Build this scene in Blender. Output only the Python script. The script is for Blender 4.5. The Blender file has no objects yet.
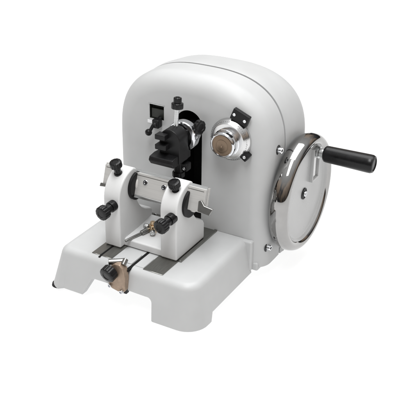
import bpy, bmesh, math, random
from mathutils import Vector, Matrix
random.seed(4)
C = bpy.context.scene.collection
S = 0.01                      # everything below is written in centimetres
PI = math.pi

# ------------------------------------------------------------------ materials
def newmat(name):
    m = bpy.data.materials.new(name); m.use_nodes = True
    nt = m.node_tree; b = nt.nodes['Principled BSDF']
    return m, nt, b
def mapped(nt, scale):
    tc = nt.nodes.new('ShaderNodeTexCoord')
    mp = nt.nodes.new('ShaderNodeMapping'); mp.inputs['Scale'].default_value = scale
    nt.links.new(tc.outputs['Object'], mp.inputs['Vector'])
    return mp
def noise(nt, mp, scale, detail=3, rough=.55):
    n = nt.nodes.new('ShaderNodeTexNoise')
    n.inputs['Scale'].default_value = scale; n.inputs['Detail'].default_value = detail
    n.inputs['Roughness'].default_value = rough
    nt.links.new(mp.outputs[0], n.inputs['Vector'])
    return n
def ramp(nt, src, stops):
    r = nt.nodes.new('ShaderNodeValToRGB')
    r.color_ramp.elements[0].position = stops[0][0]; r.color_ramp.elements[0].color = (*stops[0][1], 1)
    r.color_ramp.elements[1].position = stops[-1][0]; r.color_ramp.elements[1].color = (*stops[-1][1], 1)
    for p, c in stops[1:-1]:
        e = r.color_ramp.elements.new(p); e.color = (*c, 1)
    nt.links.new(src, r.inputs[0]); return r
def bump(nt, b, src, strength, dist=.0004):
    k = nt.nodes.new('ShaderNodeBump'); k.inputs['Strength'].default_value = strength
    k.inputs['Distance'].default_value = dist
    nt.links.new(src, k.inputs['Height']); nt.links.new(k.outputs[0], b.inputs['Normal'])
def rng(nt, src, lo, hi):
    k = nt.nodes.new('ShaderNodeMapRange'); k.inputs['To Min'].default_value = lo; k.inputs['To Max'].default_value = hi
    nt.links.new(src, k.inputs[0]); return k

def paint(name, c, rough=.46, coat=.10, bs=.14):
    m, nt, b = newmat(name)
    mp = mapped(nt, (1, 1, 1))
    n = noise(nt, mp, 26, 4)
    lo = tuple(v*.965 for v in c); hi = tuple(min(1, v*1.02) for v in c)
    r = ramp(nt, n.outputs['Fac'], [(.3, lo), (.7, hi)])
    nt.links.new(r.outputs[0], b.inputs['Base Color'])
    n2 = noise(nt, mp, 900, 2)
    n4 = noise(nt, mp, 45, 2)
    k0 = nt.nodes.new('ShaderNodeBump'); k0.inputs['Strength'].default_value = .25; k0.inputs['Distance'].default_value = .0006
    nt.links.new(n4.outputs['Fac'], k0.inputs['Height'])
    bump(nt, b, n2.outputs['Fac'], bs, .0002)
    nt.links.new(k0.outputs[0], b.inputs['Normal'].links[0].from_node.inputs['Normal'])
    n3 = noise(nt, mp, 60, 3)
    nt.links.new(rng(nt, n3.outputs['Fac'], rough-.05, rough+.08).outputs[0], b.inputs['Roughness'])
    b.inputs['Coat Weight'].default_value = coat; b.inputs['Coat Roughness'].default_value = .3; b.inputs['Specular IOR Level'].default_value = .4
    return m
def metal(name, c, rough, scale=(1, 1, 1), nscale=40, var=.12, bs=.0, rv=.06, met=1):
    m, nt, b = newmat(name)
    mp = mapped(nt, scale)
    n = noise(nt, mp, nscale, 4)
    lo = tuple(v*(1-var) for v in c); hi = tuple(min(1, v*(1+var)) for v in c)
    r = ramp(nt, n.outputs['Fac'], [(.3, lo), (.7, hi)])
    nt.links.new(r.outputs[0], b.inputs['Base Color'])
    b.inputs['Metallic'].default_value = met
    nt.links.new(rng(nt, n.outputs['Fac'], max(.02, rough-rv), rough+rv).outputs[0], b.inputs['Roughness'])
    if bs: bump(nt, b, n.outputs['Fac'], bs, .0002)
    return m
def plastic(name, c, rough, bs=.1, spec=.28):
    m, nt, b = newmat(name)
    b.inputs['Specular IOR Level'].default_value = spec
    mp = mapped(nt, (1, 1, 1))
    n = noise(nt, mp, 120, 3)
    r = ramp(nt, n.outputs['Fac'], [(.3, tuple(v*.8 for v in c)), (.7, tuple(v*1.25 for v in c))])
    nt.links.new(r.outputs[0], b.inputs['Base Color'])
    nt.links.new(rng(nt, n.outputs['Fac'], rough-.08, rough+.1).outputs[0], b.inputs['Roughness'])
    n2 = noise(nt, mp, 1200, 2); bump(nt, b, n2.outputs['Fac'], bs, .0002)
    return m
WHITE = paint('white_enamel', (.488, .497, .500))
HOLDER = paint('holder_enamel_brightened', (.65, .658, .66), .42)  # lighter than the body enamel, making up for shade on the brackets
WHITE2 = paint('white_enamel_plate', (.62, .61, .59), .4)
DISC = paint('pale_disc_enamel', (.46, .468, .47), .28, .45)
BLACK = plastic('black_plastic', (.006, .006, .0065), .26)
BLACKM = plastic('black_oxide_steel', (.006, .006, .0065), .4, .2)
MATT = plastic('matt_black_lining', (.004, .004, .004), .8)
CHROME = metal('chrome', (.72, .73, .75), .07, var=.03)
DCHROME = metal('chrome_dark_reflection', (.35, .346, .34), .06, var=.05, rv=.03)  # plain chrome, its colour darkened to imitate dark reflections on the rim
STEEL = metal('brushed_steel', (.55, .56, .56), .28, (1, 1, 30), 30, .15)
SATIN = metal('satin_silver', (.66, .66, .66), .2, (1, 30, 1), 30, .08)
DSTEEL = metal('dark_steel', (.30, .30, .29), .3)
RAILM = metal('ground_steel_rail', (.27, .27, .255), .33, (40, 1.5, 1), 40, .18)
TAN = metal('tan_bronze_casting', (.34, .255, .19), .42, (1, 1, 1), 220, .14, .12, .08, met=.45)
PLATE = metal('ground_plate_steel', (.56, .555, .54), .36, (1, 60, 60), 12, .06, .1, .05, met=.35)
BRASS = metal('brass', (.70, .52, .34), .2)
BROWN_REFL = metal('brown_reflection_face', (.17, .125, .09), .2, (1, 1, 1), 20, .25)  # brown of a reflected table top, put into the dial face colour
RUBBER = plastic('black_rubber', (.02, .02, .02), .75)
INK = plastic('black_ink', (.03, .03, .035), .6)
GREEN = plastic('dark_olive_window', (.022, .024, .020), .35)

# ------------------------------------------------------------------ helpers
def link(name, bm, mat, parent=None, smooth=True, angle=38, wn=True):
    me = bpy.data.meshes.new(name)
    bmesh.ops.recalc_face_normals(bm, faces=bm.faces)
    for v in bm.verts: v.co *= S
    bm.to_mesh(me); bm.free()
    if smooth:
        for p in me.polygons: p.use_smooth = True
        me.set_sharp_from_angle(angle=math.radians(angle))
    o = bpy.data.objects.new(name, me); C.objects.link(o)
    me.materials.append(mat)
    if wn and smooth:
        w = o.modifiers.new('wn', 'WEIGHTED_NORMAL'); w.keep_sharp = True
    if parent: o.parent = parent
    return o
def frame(d):
    d = Vector(d).normalized()
    a = Vector((0, 0, 1)) if abs(d.z) < .9 else Vector((1, 0, 0))
    u = d.cross(a).normalized(); v = d.cross(u).normalized()
    return d, u, v
def join(*bms):
    t = bmesh.new()
    for b in bms:
        me = bpy.data.meshes.new('t'); b.to_mesh(me); t.from_mesh(me); bpy.data.meshes.remove(me); b.free()
    return t
def box(x0, x1, y0, y1, z0, z1, bev=.1, seg=2):
    b = bmesh.new()
    bmesh.ops.create_cube(b, size=1)
    for v in b.verts:
        v.co = Vector((x0 if v.co.x < 0 else x1, y0 if v.co.y < 0 else y1, z0 if v.co.z < 0 else z1))
    if bev: bmesh.ops.bevel(b, geom=b.edges[:], offset=bev, segments=seg, profile=.5, affect='EDGES')
    return b
def xform(b, m):
    bmesh.ops.transform(b, matrix=m, verts=b.verts); return b
def rot(b, ang, axis, c):
    c = Vector(c)
    return xform(b, Matrix.Translation(c) @ Matrix.Rotation(ang, 4, axis) @ Matrix.Translation(-c))
def prism(pts, axis, a, b_, bev=.1, seg=2):
    """closed 2-D outline extruded along an axis; pts are the two other coordinates in order"""
    b = bmesh.new()
    def P(p, t):
        if axis == 'x': return (t, p[0], p[1])
        if axis == 'y': return (p[0], t, p[1])
        return (p[0], p[1], t)
    v0 = [b.verts.new(P(p, a)) for p in pts]; v1 = [b.verts.new(P(p, b_)) for p in pts]
    n = len(pts)
    f0 = b.faces.new(v0); f1 = b.faces.new(list(reversed(v1)))
    for i in range(n): b.faces.new((v0[i], v1[i], v1[(i+1) % n], v0[(i+1) % n]))
    bmesh.ops.recalc_face_normals(b, faces=b.faces)
    if bev:
        es = list(f0.edges)+list(f1.edges)
        es += [e for e in b.edges if e not in es and e.calc_face_angle(0) > math.radians(35)]
        bmesh.ops.bevel(b, geom=list(set(es)), offset=bev, segments=seg, profile=.5, affect='EDGES')
    return b
def lathe(prof, origin, d, n=64):
    """prof = [(radius, distance along d)]"""
    d, u, v = frame(d); o = Vector(origin); b = bmesh.new(); rings = []
    for r, t in prof:
        if r < 1e-6: rings.append([b.verts.new(o+d*t)])
        else: rings.append([b.verts.new(o+d*t+(u*math.cos(2*PI*i/n)+v*math.sin(2*PI*i/n))*r) for i in range(n)])
    for A, B in zip(rings, rings[1:]):
        for i in range(n):
            j = (i+1) % n
            if len(A) == 1 and len(B) == 1: continue
            if len(A) == 1: b.faces.new((A[0], B[i], B[j]))
            elif len(B) == 1: b.faces.new((A[i], A[j], B[0]))
            else: b.faces.new((A[i], A[j], B[j], B[i]))
    return b
def cyl(p, q, r, ch=.08, n=40):
    p, q = Vector(p), Vector(q); L = (q-p).length
    return lathe([(0, 0), (r-ch, 0), (r-ch*.3, ch*.3), (r, ch), (r, L-ch), (r-ch*.3, L-ch*.3), (r-ch, L), (0, L)], p, q-p, n)
def lobed(p, d, r, L, lobes=8, dep=.12, n=96, ch=.18):
    """knurled / fluted knob head starting at p and running along d"""
    d, u, v = frame(d); p = Vector(p); b = bmesh.new(); rings = []
    prof = [(0, 0, 0), (r*.72, 0, .2), (r*.93, ch*.4, .7), (r, ch, 1), (r, L-ch, 1), (r*.93, L-ch*.4, .7), (r*.74, L, .2), (r*.5, L+.02, 0), (r*.45, L-.06, 0), (0, L-.06, 0)]
    for rr, t, k in prof:
        if rr == 0: rings.append([b.verts.new(p+d*t)]); continue
        R = []
        for i in range(n):
            a = 2*PI*i/n
            q = rr*(1-dep*k*(max(0, math.cos(lobes*a))**2))
            R.append(b.verts.new(p+d*t+(u*math.cos(a)+v*math.sin(a))*q))
        rings.append(R)
    for A, B in zip(rings, rings[1:]):
        for i in range(n):
            j = (i+1) % n
            if len(A) == 1: b.faces.new((A[0], B[i], B[j]))
            elif len(B) == 1: b.faces.new((A[i], A[j], B[0]))
            else: b.faces.new((A[i], A[j], B[j], B[i]))
    return b
def screw(p, d, r=.35, h=.22):
    """socket head screw: head with a hexagonal well"""
    d, u, v = frame(d); p = Vector(p)
    b = lathe([(0, 0), (r, 0), (r, h*.7), (r*.9, h), (r*.55, h), (r*.5, h*.35), (0, h*.3)], p, d, 24)
    return b
def cut(o, cutters):
    for c in cutters:
        m = o.modifiers.new('cut', 'BOOLEAN'); m.object = c; m.operation = 'DIFFERENCE'; m.solver = 'EXACT'
    dg = bpy.context.evaluated_depsgraph_get()
    wn = [m for m in o.modifiers if m.type == 'WEIGHTED_NORMAL']
    for m in wn: o.modifiers.remove(m)
    bpy.context.view_layer.update(); dg = bpy.context.evaluated_depsgraph_get()
    me = bpy.data.meshes.new_from_object(o.evaluated_get(dg))
    o.modifiers.clear(); o.data = me
    for p in me.polygons: p.use_smooth = True
    me.set_sharp_from_angle(angle=math.radians(32))
    w = o.modifiers.new('wn', 'WEIGHTED_NORMAL'); w.keep_sharp = True
    for c in cutters: bpy.data.objects.remove(c)

# ------------------------------------------------------------------ the instrument
root = bpy.data.objects.new('microtome', None); C.objects.link(root)
root['label'] = 'white enamelled rotary microtome with chrome handwheel, black crank handle and black clamp knobs'
root['category'] = 'microtome'

W, H, D1 = 24.0, 6.94, 17.57

# ---- base casting: flared skirt with an arch in front and a shallow one at the side
def base_loop():
    pts = []                                     # (x, y, nx, ny, zbottom)
    R = 2.4; yb = 17.5; XL = -1.0; RL = 1.7; G = -.6
    def add(x, y, nx, ny, z): pts.append((x, y, nx, ny, z))
    def side_z(y): # right and left lower edge
        t = (y-3.4)/.7
        return 0 if t < 0 else min(1, t)*.75
    for y in (yb, 13, 10, 7, 5, 4.1, 3.75, 3.4, 2.8): add(XL, y, -1, 0, side_z(y))
    for i in range(1, 9):
        a = PI+PI/2*i/9; add(XL+RL+RL*math.cos(a), RL+RL*math.sin(a), math.cos(a), math.sin(a), 0)
    add(XL+RL, 0, 0, -1, 0)
    add(3.9, 0, 0, -1, 0); add(4.0, 0, 0, -1, .06)
    for k in range(1, 8):
        t = k/7; add(4.0+1.75*t, 0, 0, -1, .06+3.15*t)
    add(6.1, 0, 0, -1, 3.32)
    for x in (8, 10, 12, 14, 15.6): add(x, 0, 0, -1, 3.34-.02*(x-8))
    for k in range(0, 7):
        a = PI/2*k/6; add(16.0+.95*math.sin(a), 0, 0, -1, 2.25+.95*math.cos(a))
    add(17.15, 0, 0, -1, G+.1); add(17.25, 0, 0, -1, G)
    add(20, 0, 0, -1, G); add(W-R, 0, 0, -1, G)
    for i in range(1, 9):
        a = -PI/2+PI/2*i/9; add(W-R+R*math.cos(a), R+R*math.sin(a), math.cos(a), math.sin(a), G)
    for y in (2.8, 3.4, 3.75, 4.1, 5, 7, 10, 13, yb): add(W, y, 1, 0, G+(side_z(y)/.75)*(.75-G))
    return pts
lp = base_loop()
FL = 1.15
def flare(z, nx=0): return FL*(1-z/H)*(1.75 if nx < -.3 else 1)
bm = bmesh.new(); cols = []
rt = 1.0
for (x, y, nx, ny, zb) in lp:
    col = []
    for k in range(0, 6):                         # top edge fillet
        a = PI/2*k/5
        ins = rt*(1-math.sin(a)); z = H-rt*(1-math.cos(a))
        col.append((x-nx*(ins-flare(z, nx)), y-ny*(ins-flare(z, nx)), z))
    for k in range(1, 9):
        z = (H-rt)+(zb-(H-rt))*k/8; e = flare(z, nx)
        if k == 8: e -= .1
        if k == 8: col.append((x+nx*(e+.1), y+ny*(e+.1), z+.12))
        col.append((x+nx*e, y+ny*e, z))
    th = 1.3
    e = flare(zb, nx)-th
    col.append((x+nx*(e+.1), y+ny*(e+.1), zb)); col.append((x+nx*e, y+ny*e, zb+.12))
    col.append((x+nx*(flare(5.4)-th), y+ny*(flare(5.4)-th), 5.5))
    cols.append([bm.verts.new(c) for c in col])
for A, B in zip(cols, cols[1:]):
    for i in range(len(A)-1): bm.faces.new((A[i], A[i+1], B[i+1], B[i]))
bm.faces.new([c[0] for c in cols]); bm.faces.new([c[-1] for c in reversed(cols)])
bm.faces.new(list(reversed([v for v in cols[0]]))+[]) if False else None
# block under the covers and the bolting lug
blk = box(-.6, 25.15, 16.9, 31.5, 1.35, 6.87, .35, 4)
lug = box(23.0, 26.0, 17.7, 25.5, 1.2, 2.7, .35, 3)
base = link('base', join(bm, blk, lug), WHITE, root, angle=50)
for x, y in ((-.75, .35), (22.0, 1.6), (1.5, 29.3), (24.2, 29.3)):
    z1 = 0.25 if y < 5 else 1.9
    link('foot', lathe([(0, 0), (1.1, 0), (1.25, .12), (1.15, z1+.25), (0, z1+.25)], (x-(.9 if x < 3 else -.2), y-.2, -.62), (0, 0, 1), 32), RUBBER, base)
# inner front foot hint and the recess rails
def rail(x0, x1, y0, y1, slotx):
    b = prism([(x0, H-.2), (x1, H-.2), (x1, H+.10), (x0, H+.10)], 'y', y0, y1, .04, 1)
    return b
rl = link('guide_rail', join(box(4.7, 6.25, 1.0, 17.4, H-.3, H+.12, .05, 1), box(6.62, 8.5, 1.0, 17.4, H-.3, H+.12, .05, 1)), RAILM, base)
link('rail_slot', box(6.27, 6.6, .55, 17.3, H-.3, H+.03, 0), MATT, base, wn=False)
rr = link('guide_rail', join(box(14.4, 17.98, .9, 17.4, H-.3, H+.12, .05, 1), box(17.98, 18.5, 5.6, 17.4, H-.3, H+.30, .05, 1)), RAILM, base)
link('slide_slot', join(box(12.15, 12.65, -.55, 17.0, H-.3, H+.02, 0)), MATT, base, wn=False)
link('front_lip', join(box(8.7, 12.1, 1.2, 4.3, H-.2, H+.16, .08), box(12.7, 14.3, 1.2, 4.3, H-.2, H+.10, .06)), WHITE, base)

# ---- front bracket with its knob on the arch
tan = link('front_bracket', join(
    prism([(9.9, 3.5), (10.5, 2.95), (12.3, 2.55), (12.9, 3.0), (13.05, 5.4), (12.75, 7.0), (12.1, 7.6), (11.2, 7.6), (10.4, 6.9), (9.9, 5.2)], 'y', -1.55, -.3, .18, 3)), TAN, root)
tan.location = (-.004, 0, .005)
link('arm', join(cyl((9.9, -1.2, 7.35), (12.2, .2, 7.5), .48), cyl((12.4, -.9, 7.4), (12.4, -.1, 8.1), .42)), DSTEEL, tan)
link('stem', cyl((10.7, -2.2, 6.2), (11.0, -.6, 6.5), .6), BLACK, tan)
link('knob', lobed((10.75, -1.6, 6.3), (-.12, -1, -.28), 1.32, 1.45, 12, .05), BLACK, tan)
link('screw', screw((10.3, -1.5, 3.5), (0, -1, -.1), .36, .4), CHROME, tan)
link('screw', screw((12.4, -1.5, 3.0), (0, -1, -.1), .36, .4), CHROME, tan)
link('lug', box(12.0, 12.9, -1.0, -.2, 2.3, 3.1, .1), BLACKM, tan)

# ---- covers
CX, HW, ZS, RZ, NP = 12.7, 14.3, 20.5, 12.3, 2.7
ZB = 1.75
def outline(off, n=72):
    """arch outline in x,z, shrunk by off (cm); starts bottom left, goes over the top"""
    P = []
    hw, rz = HW-off, RZ-off
    for z in (ZB, 3, 5, 8, 11, 14, 17): P.append((CX-hw-.0*(ZS-z), z))
    for i in range(n+1):
        a = PI-PI*i/n
        c, s = math.cos(a), math.sin(a)
        P.append((CX+hw*math.copysign(abs(c)**(2/NP), c), ZS+rz*abs(s)**(2/NP)))
    for z in (17, 14, 11, 8, 5, 3, ZB): P.append((CX+hw, z))
    return P
def shell(secs):
    b = bmesh.new(); rings = []
    for off, y in secs: rings.append([b.verts.new((x, y, z-max(0, z-8)*max(0, y-25)*.0050)) for x, z in outline(off)])
    n = len(rings[0])
    for A, B in zip(rings, rings[1:]):
        for i in range(n): b.faces.new((A[i], A[(i+1) % n], B[(i+1) % n], B[i]))
    b.faces.new(rings[0]); b.faces.new(list(reversed(rings[-1])))
    return b
FR = 3.0
secs = [(FR*(1-math.sin(PI/2*k/12)), D1+FR*(1-math.cos(PI/2*k/12))) for k in range(13)]
secs += [(-.02, D1+FR+1.5), (0, 23.86), (.06, 23.93)]
cover = link('front_cover', shell(secs), WHITE, root, angle=50)
RR = 4.0; YE = 35.0
secs = [(.02, 24.30), (-.05, 24.37), (-.16, 26), (-.12, YE-RR)]
secs += [(RR*(1-math.cos(PI/2*k/12))-.12*(1-k/12), YE-RR+RR*math.sin(PI/2*k/12)) for k in range(1, 13)]
rear = link('rear_cover', shell(secs), WHITE, root, angle=50)
seam = link('cover_seam', shell([(.8, 23.9), (.8, 24.4)]), MATT, root, angle=50, wn=False)
# slot and window cut in the face
def arch_pts(cx, hw, zb, zc, n=24):
    P = [(cx-hw, zb)]
    for i in range(n+1):
        a = PI-PI*i/n; P.append((cx+hw*math.cos(a), zc+hw*math.sin(a)))
    P.append((cx+hw, zb)); return P
SC, SHW = 12.85, 2.42
c1 = link('c', prism(arch_pts(SC, SHW, 8.2, 24.8), 'y', D1-3, D1+6, 0), WHITE, smooth=False)
c2 = link('c', box(5.4, 8.15, D1-2, D1+1.2, 24.5, 27.0, 0), WHITE, smooth=False)
cut(cover, [c1, c2])
# linings: thin open-fronted shells in the two openings
def lining(pts, y0, y1):
    b = bmesh.new()
    A = [b.verts.new((x, y0, z)) for x, z in pts]; B = [b.verts.new((x, y1, z)) for x, z in pts]
    n = len(pts)
    for i in range(n): b.faces.new((A[i], A[(i+1) % n], B[(i+1) % n], B[i]))
    b.faces.new(B); return b
link('slot_lining', lining(arch_pts(SC, SHW-.03, 8.23, 24.8), D1+.15, D1+5.9), MATT, cover, smooth=False)
win = link('window', join(lining([(5.43, 24.53), (5.43, 26.97), (8.12, 26.97), (8.12, 24.53)], D1+.05, D1+.9),
                         box(5.6, 7.95, D1+.3, D1+.7, 24.6, 26.2, .05)), GREEN, root, smooth=False)
link('window_frame', box(5.15, 8.3, D1-.10, D1+.02, 27.0, 27.14, .04), STEEL, win)
lev = link('lever', join(cyl((7.3, 18.0, 24.6), (7.15, 16.1, 23.9), .5), box(6.6, 7.9, 16.2, 17.5, 23.4, 24.9, .25, 3), cyl((6.9, 16.3, 24.0), (6.3, 16.0, 22.7), .28)), BLACKM, root)
link('lever_tip', lathe([(0, 0), (.35, .06), (.55, .3), (.6, .55), (.5, .85), (.3, 1.02), (0, 1.08)], (6.3, 16.1, 23.1), (-.35, -.2, -1), 32), BLACK, lev)
link('mark', box(5.0, 6.3, D1-.05, D1+.02, 23.6, 24.15, .02), paint('white_mark', (.85, .86, .88)), cover)

# ---- feed dial
DC = (20.6, 24.05)
dial = link('feed_dial', lathe([(0, 0), (3.45, 0), (3.5, .12), (3.45, .55), (3.3, .72), (2.95, 1.35), (2.85, 1.45), (2.35, 1.5), (0, 1.5)], (DC[0], D1+.02, DC[1]), (0, -1, 0), 96), SATIN, root)
link('dial_knob', lathe([(0, 0), (2.25, 0), (2.25, .35), (2.1, .45), (2.1, 1.55), (2.02, 1.75), (1.85, 1.86), (1.8, 1.84), (1.78, 1.76), (0, 1.76)], (DC[0], D1-1.45, DC[1]), (0, -1, 0), 96), CHROME, dial)
link('dial_face', lathe([(0, .02), (.22, .02), (.25, .05), (.9, .05), (.95, .03), (1.0, .05), (1.62, .05), (1.74, .0)], (DC[0], D1-3.22, DC[1]), (0, -1, 0), 96), BROWN_REFL, dial)
tk = bmesh.new()
for i in range(60):
    a = 2*PI*i/60; L = .42 if i % 5 == 0 else .22
    b = box(-.022, .022, -.012, .012, -L/2, L/2, 0)
    xform(b, Matrix.Translation((DC[0], 0, DC[1])) @ Matrix.Rotation(a, 4, 'Y') @ Matrix.Translation((0, D1-1.05, 3.12)) @ Matrix.Rotation(math.radians(-29), 4, 'X'))
    tk = join(tk, b)
link('dial_graduation', tk, INK, dial, smooth=False)
tag = link('index_block', rot(box(20.75, 23.75, D1-.75, D1+.03, 27.15, 29.05, .12, 2), math.radians(22), 'Y', (22.2, 0, 28.1)), BLACKM, root)
link('screw', screw((21.35, D1-.73, 28.5), (0, -1, 0), .27, .14), CHROME, tag)
link('screw', screw((23.15, D1-.73, 27.75), (0, -1, 0), .27, .14), CHROME, tag)
st = link('dial_stop', rot(box(22.9, 24.1, D1-1.15, D1+.03, 21.3, 22.6, .15, 2), math.radians(35), 'Y', (23.5, 0, 22)), BLACKM, root)
link('screw', screw((23.5, D1-1.13, 21.95), (0, -1, 0), .28, .14), CHROME, st)

# ---- specimen clamp on its ram
CXC = 12.9
ram = link('specimen_ram', cyl((13.2, 23, 23.6), (13.3, 14.8, 23.6), 1.9, .12, 56), SATIN, root)
link('ram_ring', lathe([(1.95, 0), (2.45, .08), (2.55, .3), (2.55, 1.3), (2.45, 1.5), (1.9, 1.6)], (13.5, 15.6, 24.1), (0, -1, 0), 72), CHROME, ram)
yo = 13.7
cl = link('specimen_clamp', join(prism(arch_pts(12.75, 1.85, 20.4, 24.0), 'y', yo-2.7, yo, .16, 3),
    box(10.8, 12.6, yo-3.9, yo-2.4, 24.35, 25.2, .14, 3), box(10.8, 12.8, yo-3.9, yo-2.4, 22.7, 23.55, .14, 3)), BLACKM, root)
cl.location = (.004, 0, .004)
link('lower_jaw', prism([(yo-4.4, 21.2), (yo-4.7, 20.6), (yo-4.1, 19.8), (yo+.1, 19.8), (yo+.3, 20.6), (yo-.2, 21.2), (yo-3.0, 21.4)], 'x', 10.3, 14.6, .16, 3), BLACKM, cl).location = (-.002, 0, .004)
link('swivel_plate', join(box(11.1, 14.4, yo-.1, yo+1.2, 20.3, 25.2, .2, 2)), BLACKM, cl)
link('clamp_screw', cyl((12.7, yo-.6, 25.5), (12.7, yo-.2, 29.3), .36), STEEL, cl)
link('clamp_knob', join(lobed((12.7, yo-.2, 28.5), (0, .08, 1), .98, 1.0, 6, .12), lobed((12.7, yo-.12, 29.4), (0, .08, 1), .66, .95, 6, .14)), BLACK, cl)
link('lower_screw', join(cyl((13.4, yo-1.0, 20.0), (13.4, yo-1.0, 17.4), .75), box(12.2, 15.0, yo-1.2, yo+.3, 18.6, 19.9, .2), lobed((13.4, yo-1.0, 18.4), (0, 0, -1), 1.0, 1.0, 8, .1)), BLACKM, cl)
link('screw', screw((14.5, yo-1.2, 19.1), (0, -1, 0), .25, .1), CHROME, cl)
link('side_knob', join(lobed((15.1, 15.6, 25.3), (1, -.25, .1), 1.15, .9, 6, .14), cyl((14.0, 15.6, 24.8), (15.3, 15.3, 24.9), .5)), BLACKM, cl)

# ---- knife holder
def bracket_prof(y0, yb, ztop, zl):
    """side profile (y,z): upright front, rounded shoulder rising to the back, cut by the round cheek"""
    P = [(y0, H+.14), (y0, 15.2)]
    n = 12
    for i in range(1, n+1):
        a = PI-(PI/2)*i/n
        P.append((y0+4.4+4.4*math.cos(a), 15.2+(ztop-15.2)*math.sin(a)))
    P += [(y0+5.2, ztop-.4), (y0+5.2, zl+5.2)]
    P += [(y0+5.6, zl+4.4), (y0+6.4, zl+3.4), (y0+7.6, zl+2.6), (yb-.3, zl+2.0), (yb, zl+1.5), (yb, H+.14)]
    return P
lb = prism(bracket_prof(4.3, 13.9, 19.6, 8.4), 'x', 5.0, 8.0, .28, 3)
rb = prism(bracket_prof(5.3, 14.2, 19.2, 8.4), 'x', 14.85, 17.8, .28, 3)
cross = prism([(5.5, H+.15), (5.5, 8.2), (5.8, 8.4), (9.5, 8.5), (13.6, 9.0), (13.8, 8.9), (13.8, H+.15)], 'x', 7.7, 15.1, .12, 2)
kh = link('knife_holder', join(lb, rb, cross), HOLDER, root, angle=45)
link('slide', box(5.2, 7.8, 4.6, 13.7, H+.125, H+.3, .02, 1), BLACKM, kh)
link('slide', box(14.95, 17.7, 5.7, 14.0, H+.125, H+.3, .02, 1), BLACKM, kh)
# round cheeks behind each bracket shoulder
for x0, y, z in ((8.0, 10.0, 16.4), (17.75, 10.2, 15.7)):
    link('cheek', join(lathe([(0, 0), (2.35, 0), (2.35, .42), (2.15, .5), (0, .5)], (x0+.02, y-.9, z), (1, 0, 0), 64)), BLACKM, kh)
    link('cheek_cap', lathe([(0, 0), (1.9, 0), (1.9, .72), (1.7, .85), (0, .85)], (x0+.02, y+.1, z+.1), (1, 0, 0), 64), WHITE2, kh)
# tilted knife clamp plate
def tilt(b, c=(0, 9.0, 17.2), a=-18): return rot(b, math.radians(a), 'X', c)
pl = link('knife_plate', tilt(join(box(2.3, 20.9, 8.5, 9.3, 15.0, 18.7, .08, 2))), PLATE, root)
link('knife_back', tilt(box(1.9, 21.0, 9.32, 9.9, 15.3, 18.85, .08, 2)), PLATE, pl)
link('blade', tilt(prism([(9.0, 18.6), (9.32, 18.6), (9.30, 19.05), (9.24, 19.08)], 'x', 3.2, 20.8, 0)), STEEL, pl)
link('lower_strip', tilt(box(8.6, 14.9, 8.2, 8.52, 14.7, 15.15, .06, 1)), STEEL, pl)
for x in (10.2, 13.6):
    link('screw', tilt(screw((x, 8.52, 17.4), (0, -1, 0), .42, .16)), CHROME, pl)
link('pin', tilt(screw((14.0, 8.52, 16.4), (0, -1, 0), .16, .1)), BLACKM, pl)
link('score_line', tilt(box(2.6, 20.6, 8.47, 8.52, 18.28, 18.36, 0)), RAILM, pl, smooth=False)
link('end_guard', tilt(prism([(20.2, 15.2), (22.3, 15.0), (22.7, 16.1), (21.2, 16.3), (20.6, 17.0), (20.1, 16.8)], 'y', 8.1, 8.47, .06, 1)), DSTEEL, pl)
link('end_guard', tilt(prism([(2.0, 15.0), (3.8, 15.2), (3.8, 15.7), (2.1, 15.6)], 'y', 8.1, 8.47, .06, 1)), DSTEEL, pl)
# knobs
def knob(p, d, r, L, sl, sr, parent):
    d = Vector(d).normalized(); p = Vector(p)
    link('knob', join(lobed(p+d*sl, d, r, L, 12, .07), cyl(p-d*.3, p+d*.95, sr*1.25, .1), cyl(p+d*.8, p+d*(sl+.2), sr)), BLACK, parent)
knob((6.9, 4.4, 14.6), (-.1, -1, -.12), 1.15, 1.3, 1.9, .72, kh)
knob((17.0, 5.4, 14.6), (-.1, -1, -.12), 1.15, 1.3, 2.0, .72, kh)
knob((6.4, 6.9, 18.3), (-.04, -.28, 1), .98, 1.1, 2.0, .55, kh)
knob((16.6, 7.6, 17.6), (-.08, -.32, 1), .98, 1.0, 1.5, .55, kh)
# lock lever between the brackets
lv = link('lock_lever', join(cyl((8.75, 4.6, 8.5), (10.2, 9.0, 8.85), .24), cyl((9.8, 7.6, 8.8), (10.4, 9.4, 9.0), .42)), DSTEEL, root)
link('pivot', join(cyl((10.9, 9.4, 8.4), (10.9, 9.4, 9.9), .62), cyl((10.9, 9.4, 9.8), (10.9, 9.4, 10.4), .4)), BRASS, lv)
link('pivot_nut', join(lobed((10.2, 9.2, 9.3), (-1, -.2, .1), .5, .8, 6, .1), lobed((11.4, 8.7, 9.1), (.3, -1, .0), .45, .8, 6, .1)), STEEL, lv)

# ---- handwheel
WX, WY, WZ = 30.07, 27.5, 12.6
disc = link('handwheel', lathe([(0, -1.4), (2.2, -1.4), (2.3, -.6), (8.7, -.35), (8.75, 0), (8.5, .1), (8.3, .02), (7.9, -.3), (7.4, -.42), (1.6, -.55), (0, -.55)], (WX, WY, WZ), (1, 0, 0), 128), DISC, root, angle=25)
prof = []
for i in range(25):
    a = 2*PI*i/24
    prof.append((9.05+1.05*math.cos(a), -1.15+1.62*math.sin(a)))
link('rim', lathe(prof, (WX, WY, WZ), (1, 0, 0), 160), DCHROME, disc)
link('axle', cyl((25.5, WY, WZ), (WX-.9, WY, WZ), 2.0), STEEL, disc)
link('hub_recess', lathe([(0, -.7), (1.0, -.7), (1.0, -.40), (.8, -.36), (.75, -.45), (0, -.45)], (WX, WY-.4, WZ), (1, 0, 0), 48), BLACKM, disc)
link('hub_screw', screw((WX-.46, WY-.4, WZ), (1, 0, 0), .5, .3), CHROME, disc)
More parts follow.
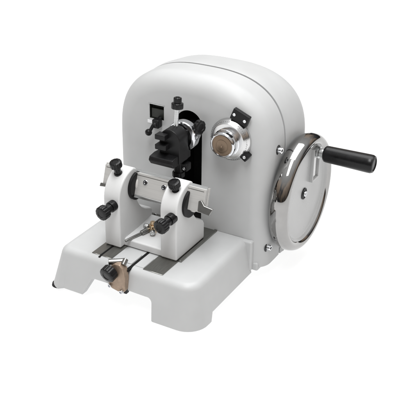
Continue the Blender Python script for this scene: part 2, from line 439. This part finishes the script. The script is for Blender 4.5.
# slot block on the disc below the handle
hy, hz = WY+3.0, WZ+6.4
link('groove', join(box(WX-.6, WX+.08, hy-1.45, hy-1.1, hz-4.8, hz+.9, .08), box(WX-.6, WX+.08, hy+1.0, hy+1.35, hz-4.8, hz+.2, .08), box(WX-.6, WX+.08, hy-1.45, hy+1.35, hz-5.1, hz-4.75, .08)), DISC, disc)
link('groove_floor', box(WX-.6, WX-.25, hy-1.2, hy+1.1, hz-4.8, hz+.4, 0), SATIN, disc, smooth=False)
hd = link('crank_handle', lathe([(0, 1.25), (1.15, 1.3), (1.34, 1.5), (1.40, 1.8), (1.46, 5.0), (1.54, 9.0), (1.52, 9.5), (1.36, 9.85), (1.1, 9.95), (1.0, 9.8), (0, 9.8)], (WX, hy, hz), (1, 0, 0), 56), BLACK, disc)
link('handle_collar', lathe([(0, -.5), (1.0, -.5), (1.0, .4), (.75, .5), (.75, 1.3), (0, 1.3)], (WX+.05, hy, hz), (1, 0, 0), 40), STEEL, disc)

# ---- side screws
for y, z, r in ((21.4, 22.1, .5), (19.6, 5.2, .48)):
    sc = link('side_screw', screw((26.9 if z > 10 else 26.65, y, z), (1, 0, 0), r, .75), CHROME, root)
    link('washer', lathe([(0, 0), (r*1.7, 0), (r*1.6, .12), (0, .14)], (26.88 if z > 10 else 26.63, y, z), (1, 0, 0), 40), BLACKM, sc)


# ------------------------------------------------------------------ the surface
bm = bmesh.new()
bmesh.ops.create_grid(bm, x_segments=4, y_segments=4, size=1500)
for v in bm.verts: v.co.z = -.62
m, nt, b = newmat('white_glow_surface')
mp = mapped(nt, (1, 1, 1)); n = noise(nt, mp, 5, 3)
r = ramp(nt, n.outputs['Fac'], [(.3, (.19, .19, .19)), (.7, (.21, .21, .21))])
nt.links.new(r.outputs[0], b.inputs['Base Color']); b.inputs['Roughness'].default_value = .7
b.inputs['Emission Color'].default_value = (1, 1, 1, 1); b.inputs['Emission Strength'].default_value = .88  # glow added to wash out shadows and keep the surface white
fl = link('added_glow_surface', bm, m, None, smooth=False); fl['kind'] = 'structure'

# ------------------------------------------------------------------ light
wd = bpy.data.worlds.new('World'); bpy.context.scene.world = wd; wd.use_nodes = True
nt = wd.node_tree; bg = nt.nodes['Background']
tc = nt.nodes.new('ShaderNodeTexCoord'); sp = nt.nodes.new('ShaderNodeSeparateXYZ')
nt.links.new(tc.outputs['Generated'], sp.inputs[0])
r = nt.nodes.new('ShaderNodeValToRGB'); cr = r.color_ramp
cr.elements[0].position = 0; cr.elements[0].color = (.05, .05, .05, 1)
cr.elements[1].position = 1; cr.elements[1].color = (1.0, 1.0, 1.0, 1)
for p_, v_ in ((.12, .08), (.35, .22), (.62, .6)):
    e = cr.elements.new(p_); e.color = (v_, v_, v_, 1)
nt.links.new(sp.outputs['Z'], r.inputs[0])
wn_ = nt.nodes.new('ShaderNodeTexNoise'); wn_.inputs['Scale'].default_value = 2.2; wn_.inputs['Detail'].default_value = 2
nt.links.new(tc.outputs['Generated'], wn_.inputs['Vector'])
wr = nt.nodes.new('ShaderNodeValToRGB'); wr.color_ramp.elements[0].position = .44; wr.color_ramp.elements[0].color = (.55, .55, .57, 1)
wr.color_ramp.elements[1].position = .56; wr.color_ramp.elements[1].color = (2.2, 1.75, 1.4, 1)
nt.links.new(wn_.outputs['Fac'], wr.inputs[0])
lowm = nt.nodes.new('ShaderNodeMapRange'); lowm.inputs['From Min'].default_value = .35; lowm.inputs['From Max'].default_value = .6
lowm.inputs['To Min'].default_value = 1; lowm.inputs['To Max'].default_value = 0
nt.links.new(sp.outputs['Z'], lowm.inputs[0])
mx = nt.nodes.new('ShaderNodeMix'); mx.data_type = 'RGBA'; mx.blend_type = 'MULTIPLY'
nt.links.new(lowm.outputs[0], mx.inputs[0]); nt.links.new(r.outputs[0], mx.inputs[6]); nt.links.new(wr.outputs[0], mx.inputs[7])
nt.links.new(mx.outputs[2], bg.inputs[0]); bg.inputs[1].default_value = .9
def area(name, loc, target, sx, sy, power, col=(1, 1, 1)):
    L = bpy.data.lights.new(name, 'AREA'); L.shape = 'RECTANGLE'; L.size = sx; L.size_y = sy; L.energy = power; L.color = col
    o = bpy.data.objects.new(name, L); C.objects.link(o); o.location = loc
    o.rotation_euler = (Vector(target)-Vector(loc)).to_track_quat('-Z', 'Y').to_euler()
    return o
T = (.13, .15, .12)
area('overhead_softbox', (.1, .95, 3.2), T, 2.3, 2.3, 76)
area('strip_softbox', (.47, -.72, 2.35), (.28, .2, .16), .60, 1.4, 38)

# ------------------------------------------------------------------ camera
cd = bpy.data.cameras.new('camera'); cam = bpy.data.objects.new('camera', cd); C.objects.link(cam)
R_ = Vector((0.86985175, 0.49322311, 0.0094283)); U_ = Vector((-0.23083046, 0.39005472, 0.89138915)); F_ = Vector((-0.43597618, 0.77755275, -0.4531407))
m = Matrix((R_, U_, -F_)).transposed().to_4x4(); m.translation = Vector((78.5788, -95.7727, 77.8595))*S
cam.matrix_world = m
cd.sensor_width = 36; cd.lens = 36*877.7/400; cd.clip_start = .05; cd.clip_end = 100
sc = bpy.context.scene; sc.camera = cam
sc.view_settings.view_transform = 'Standard'; sc.view_settings.look = 'None'
sc.view_settings.exposure = 0; sc.view_settings.gamma = 1
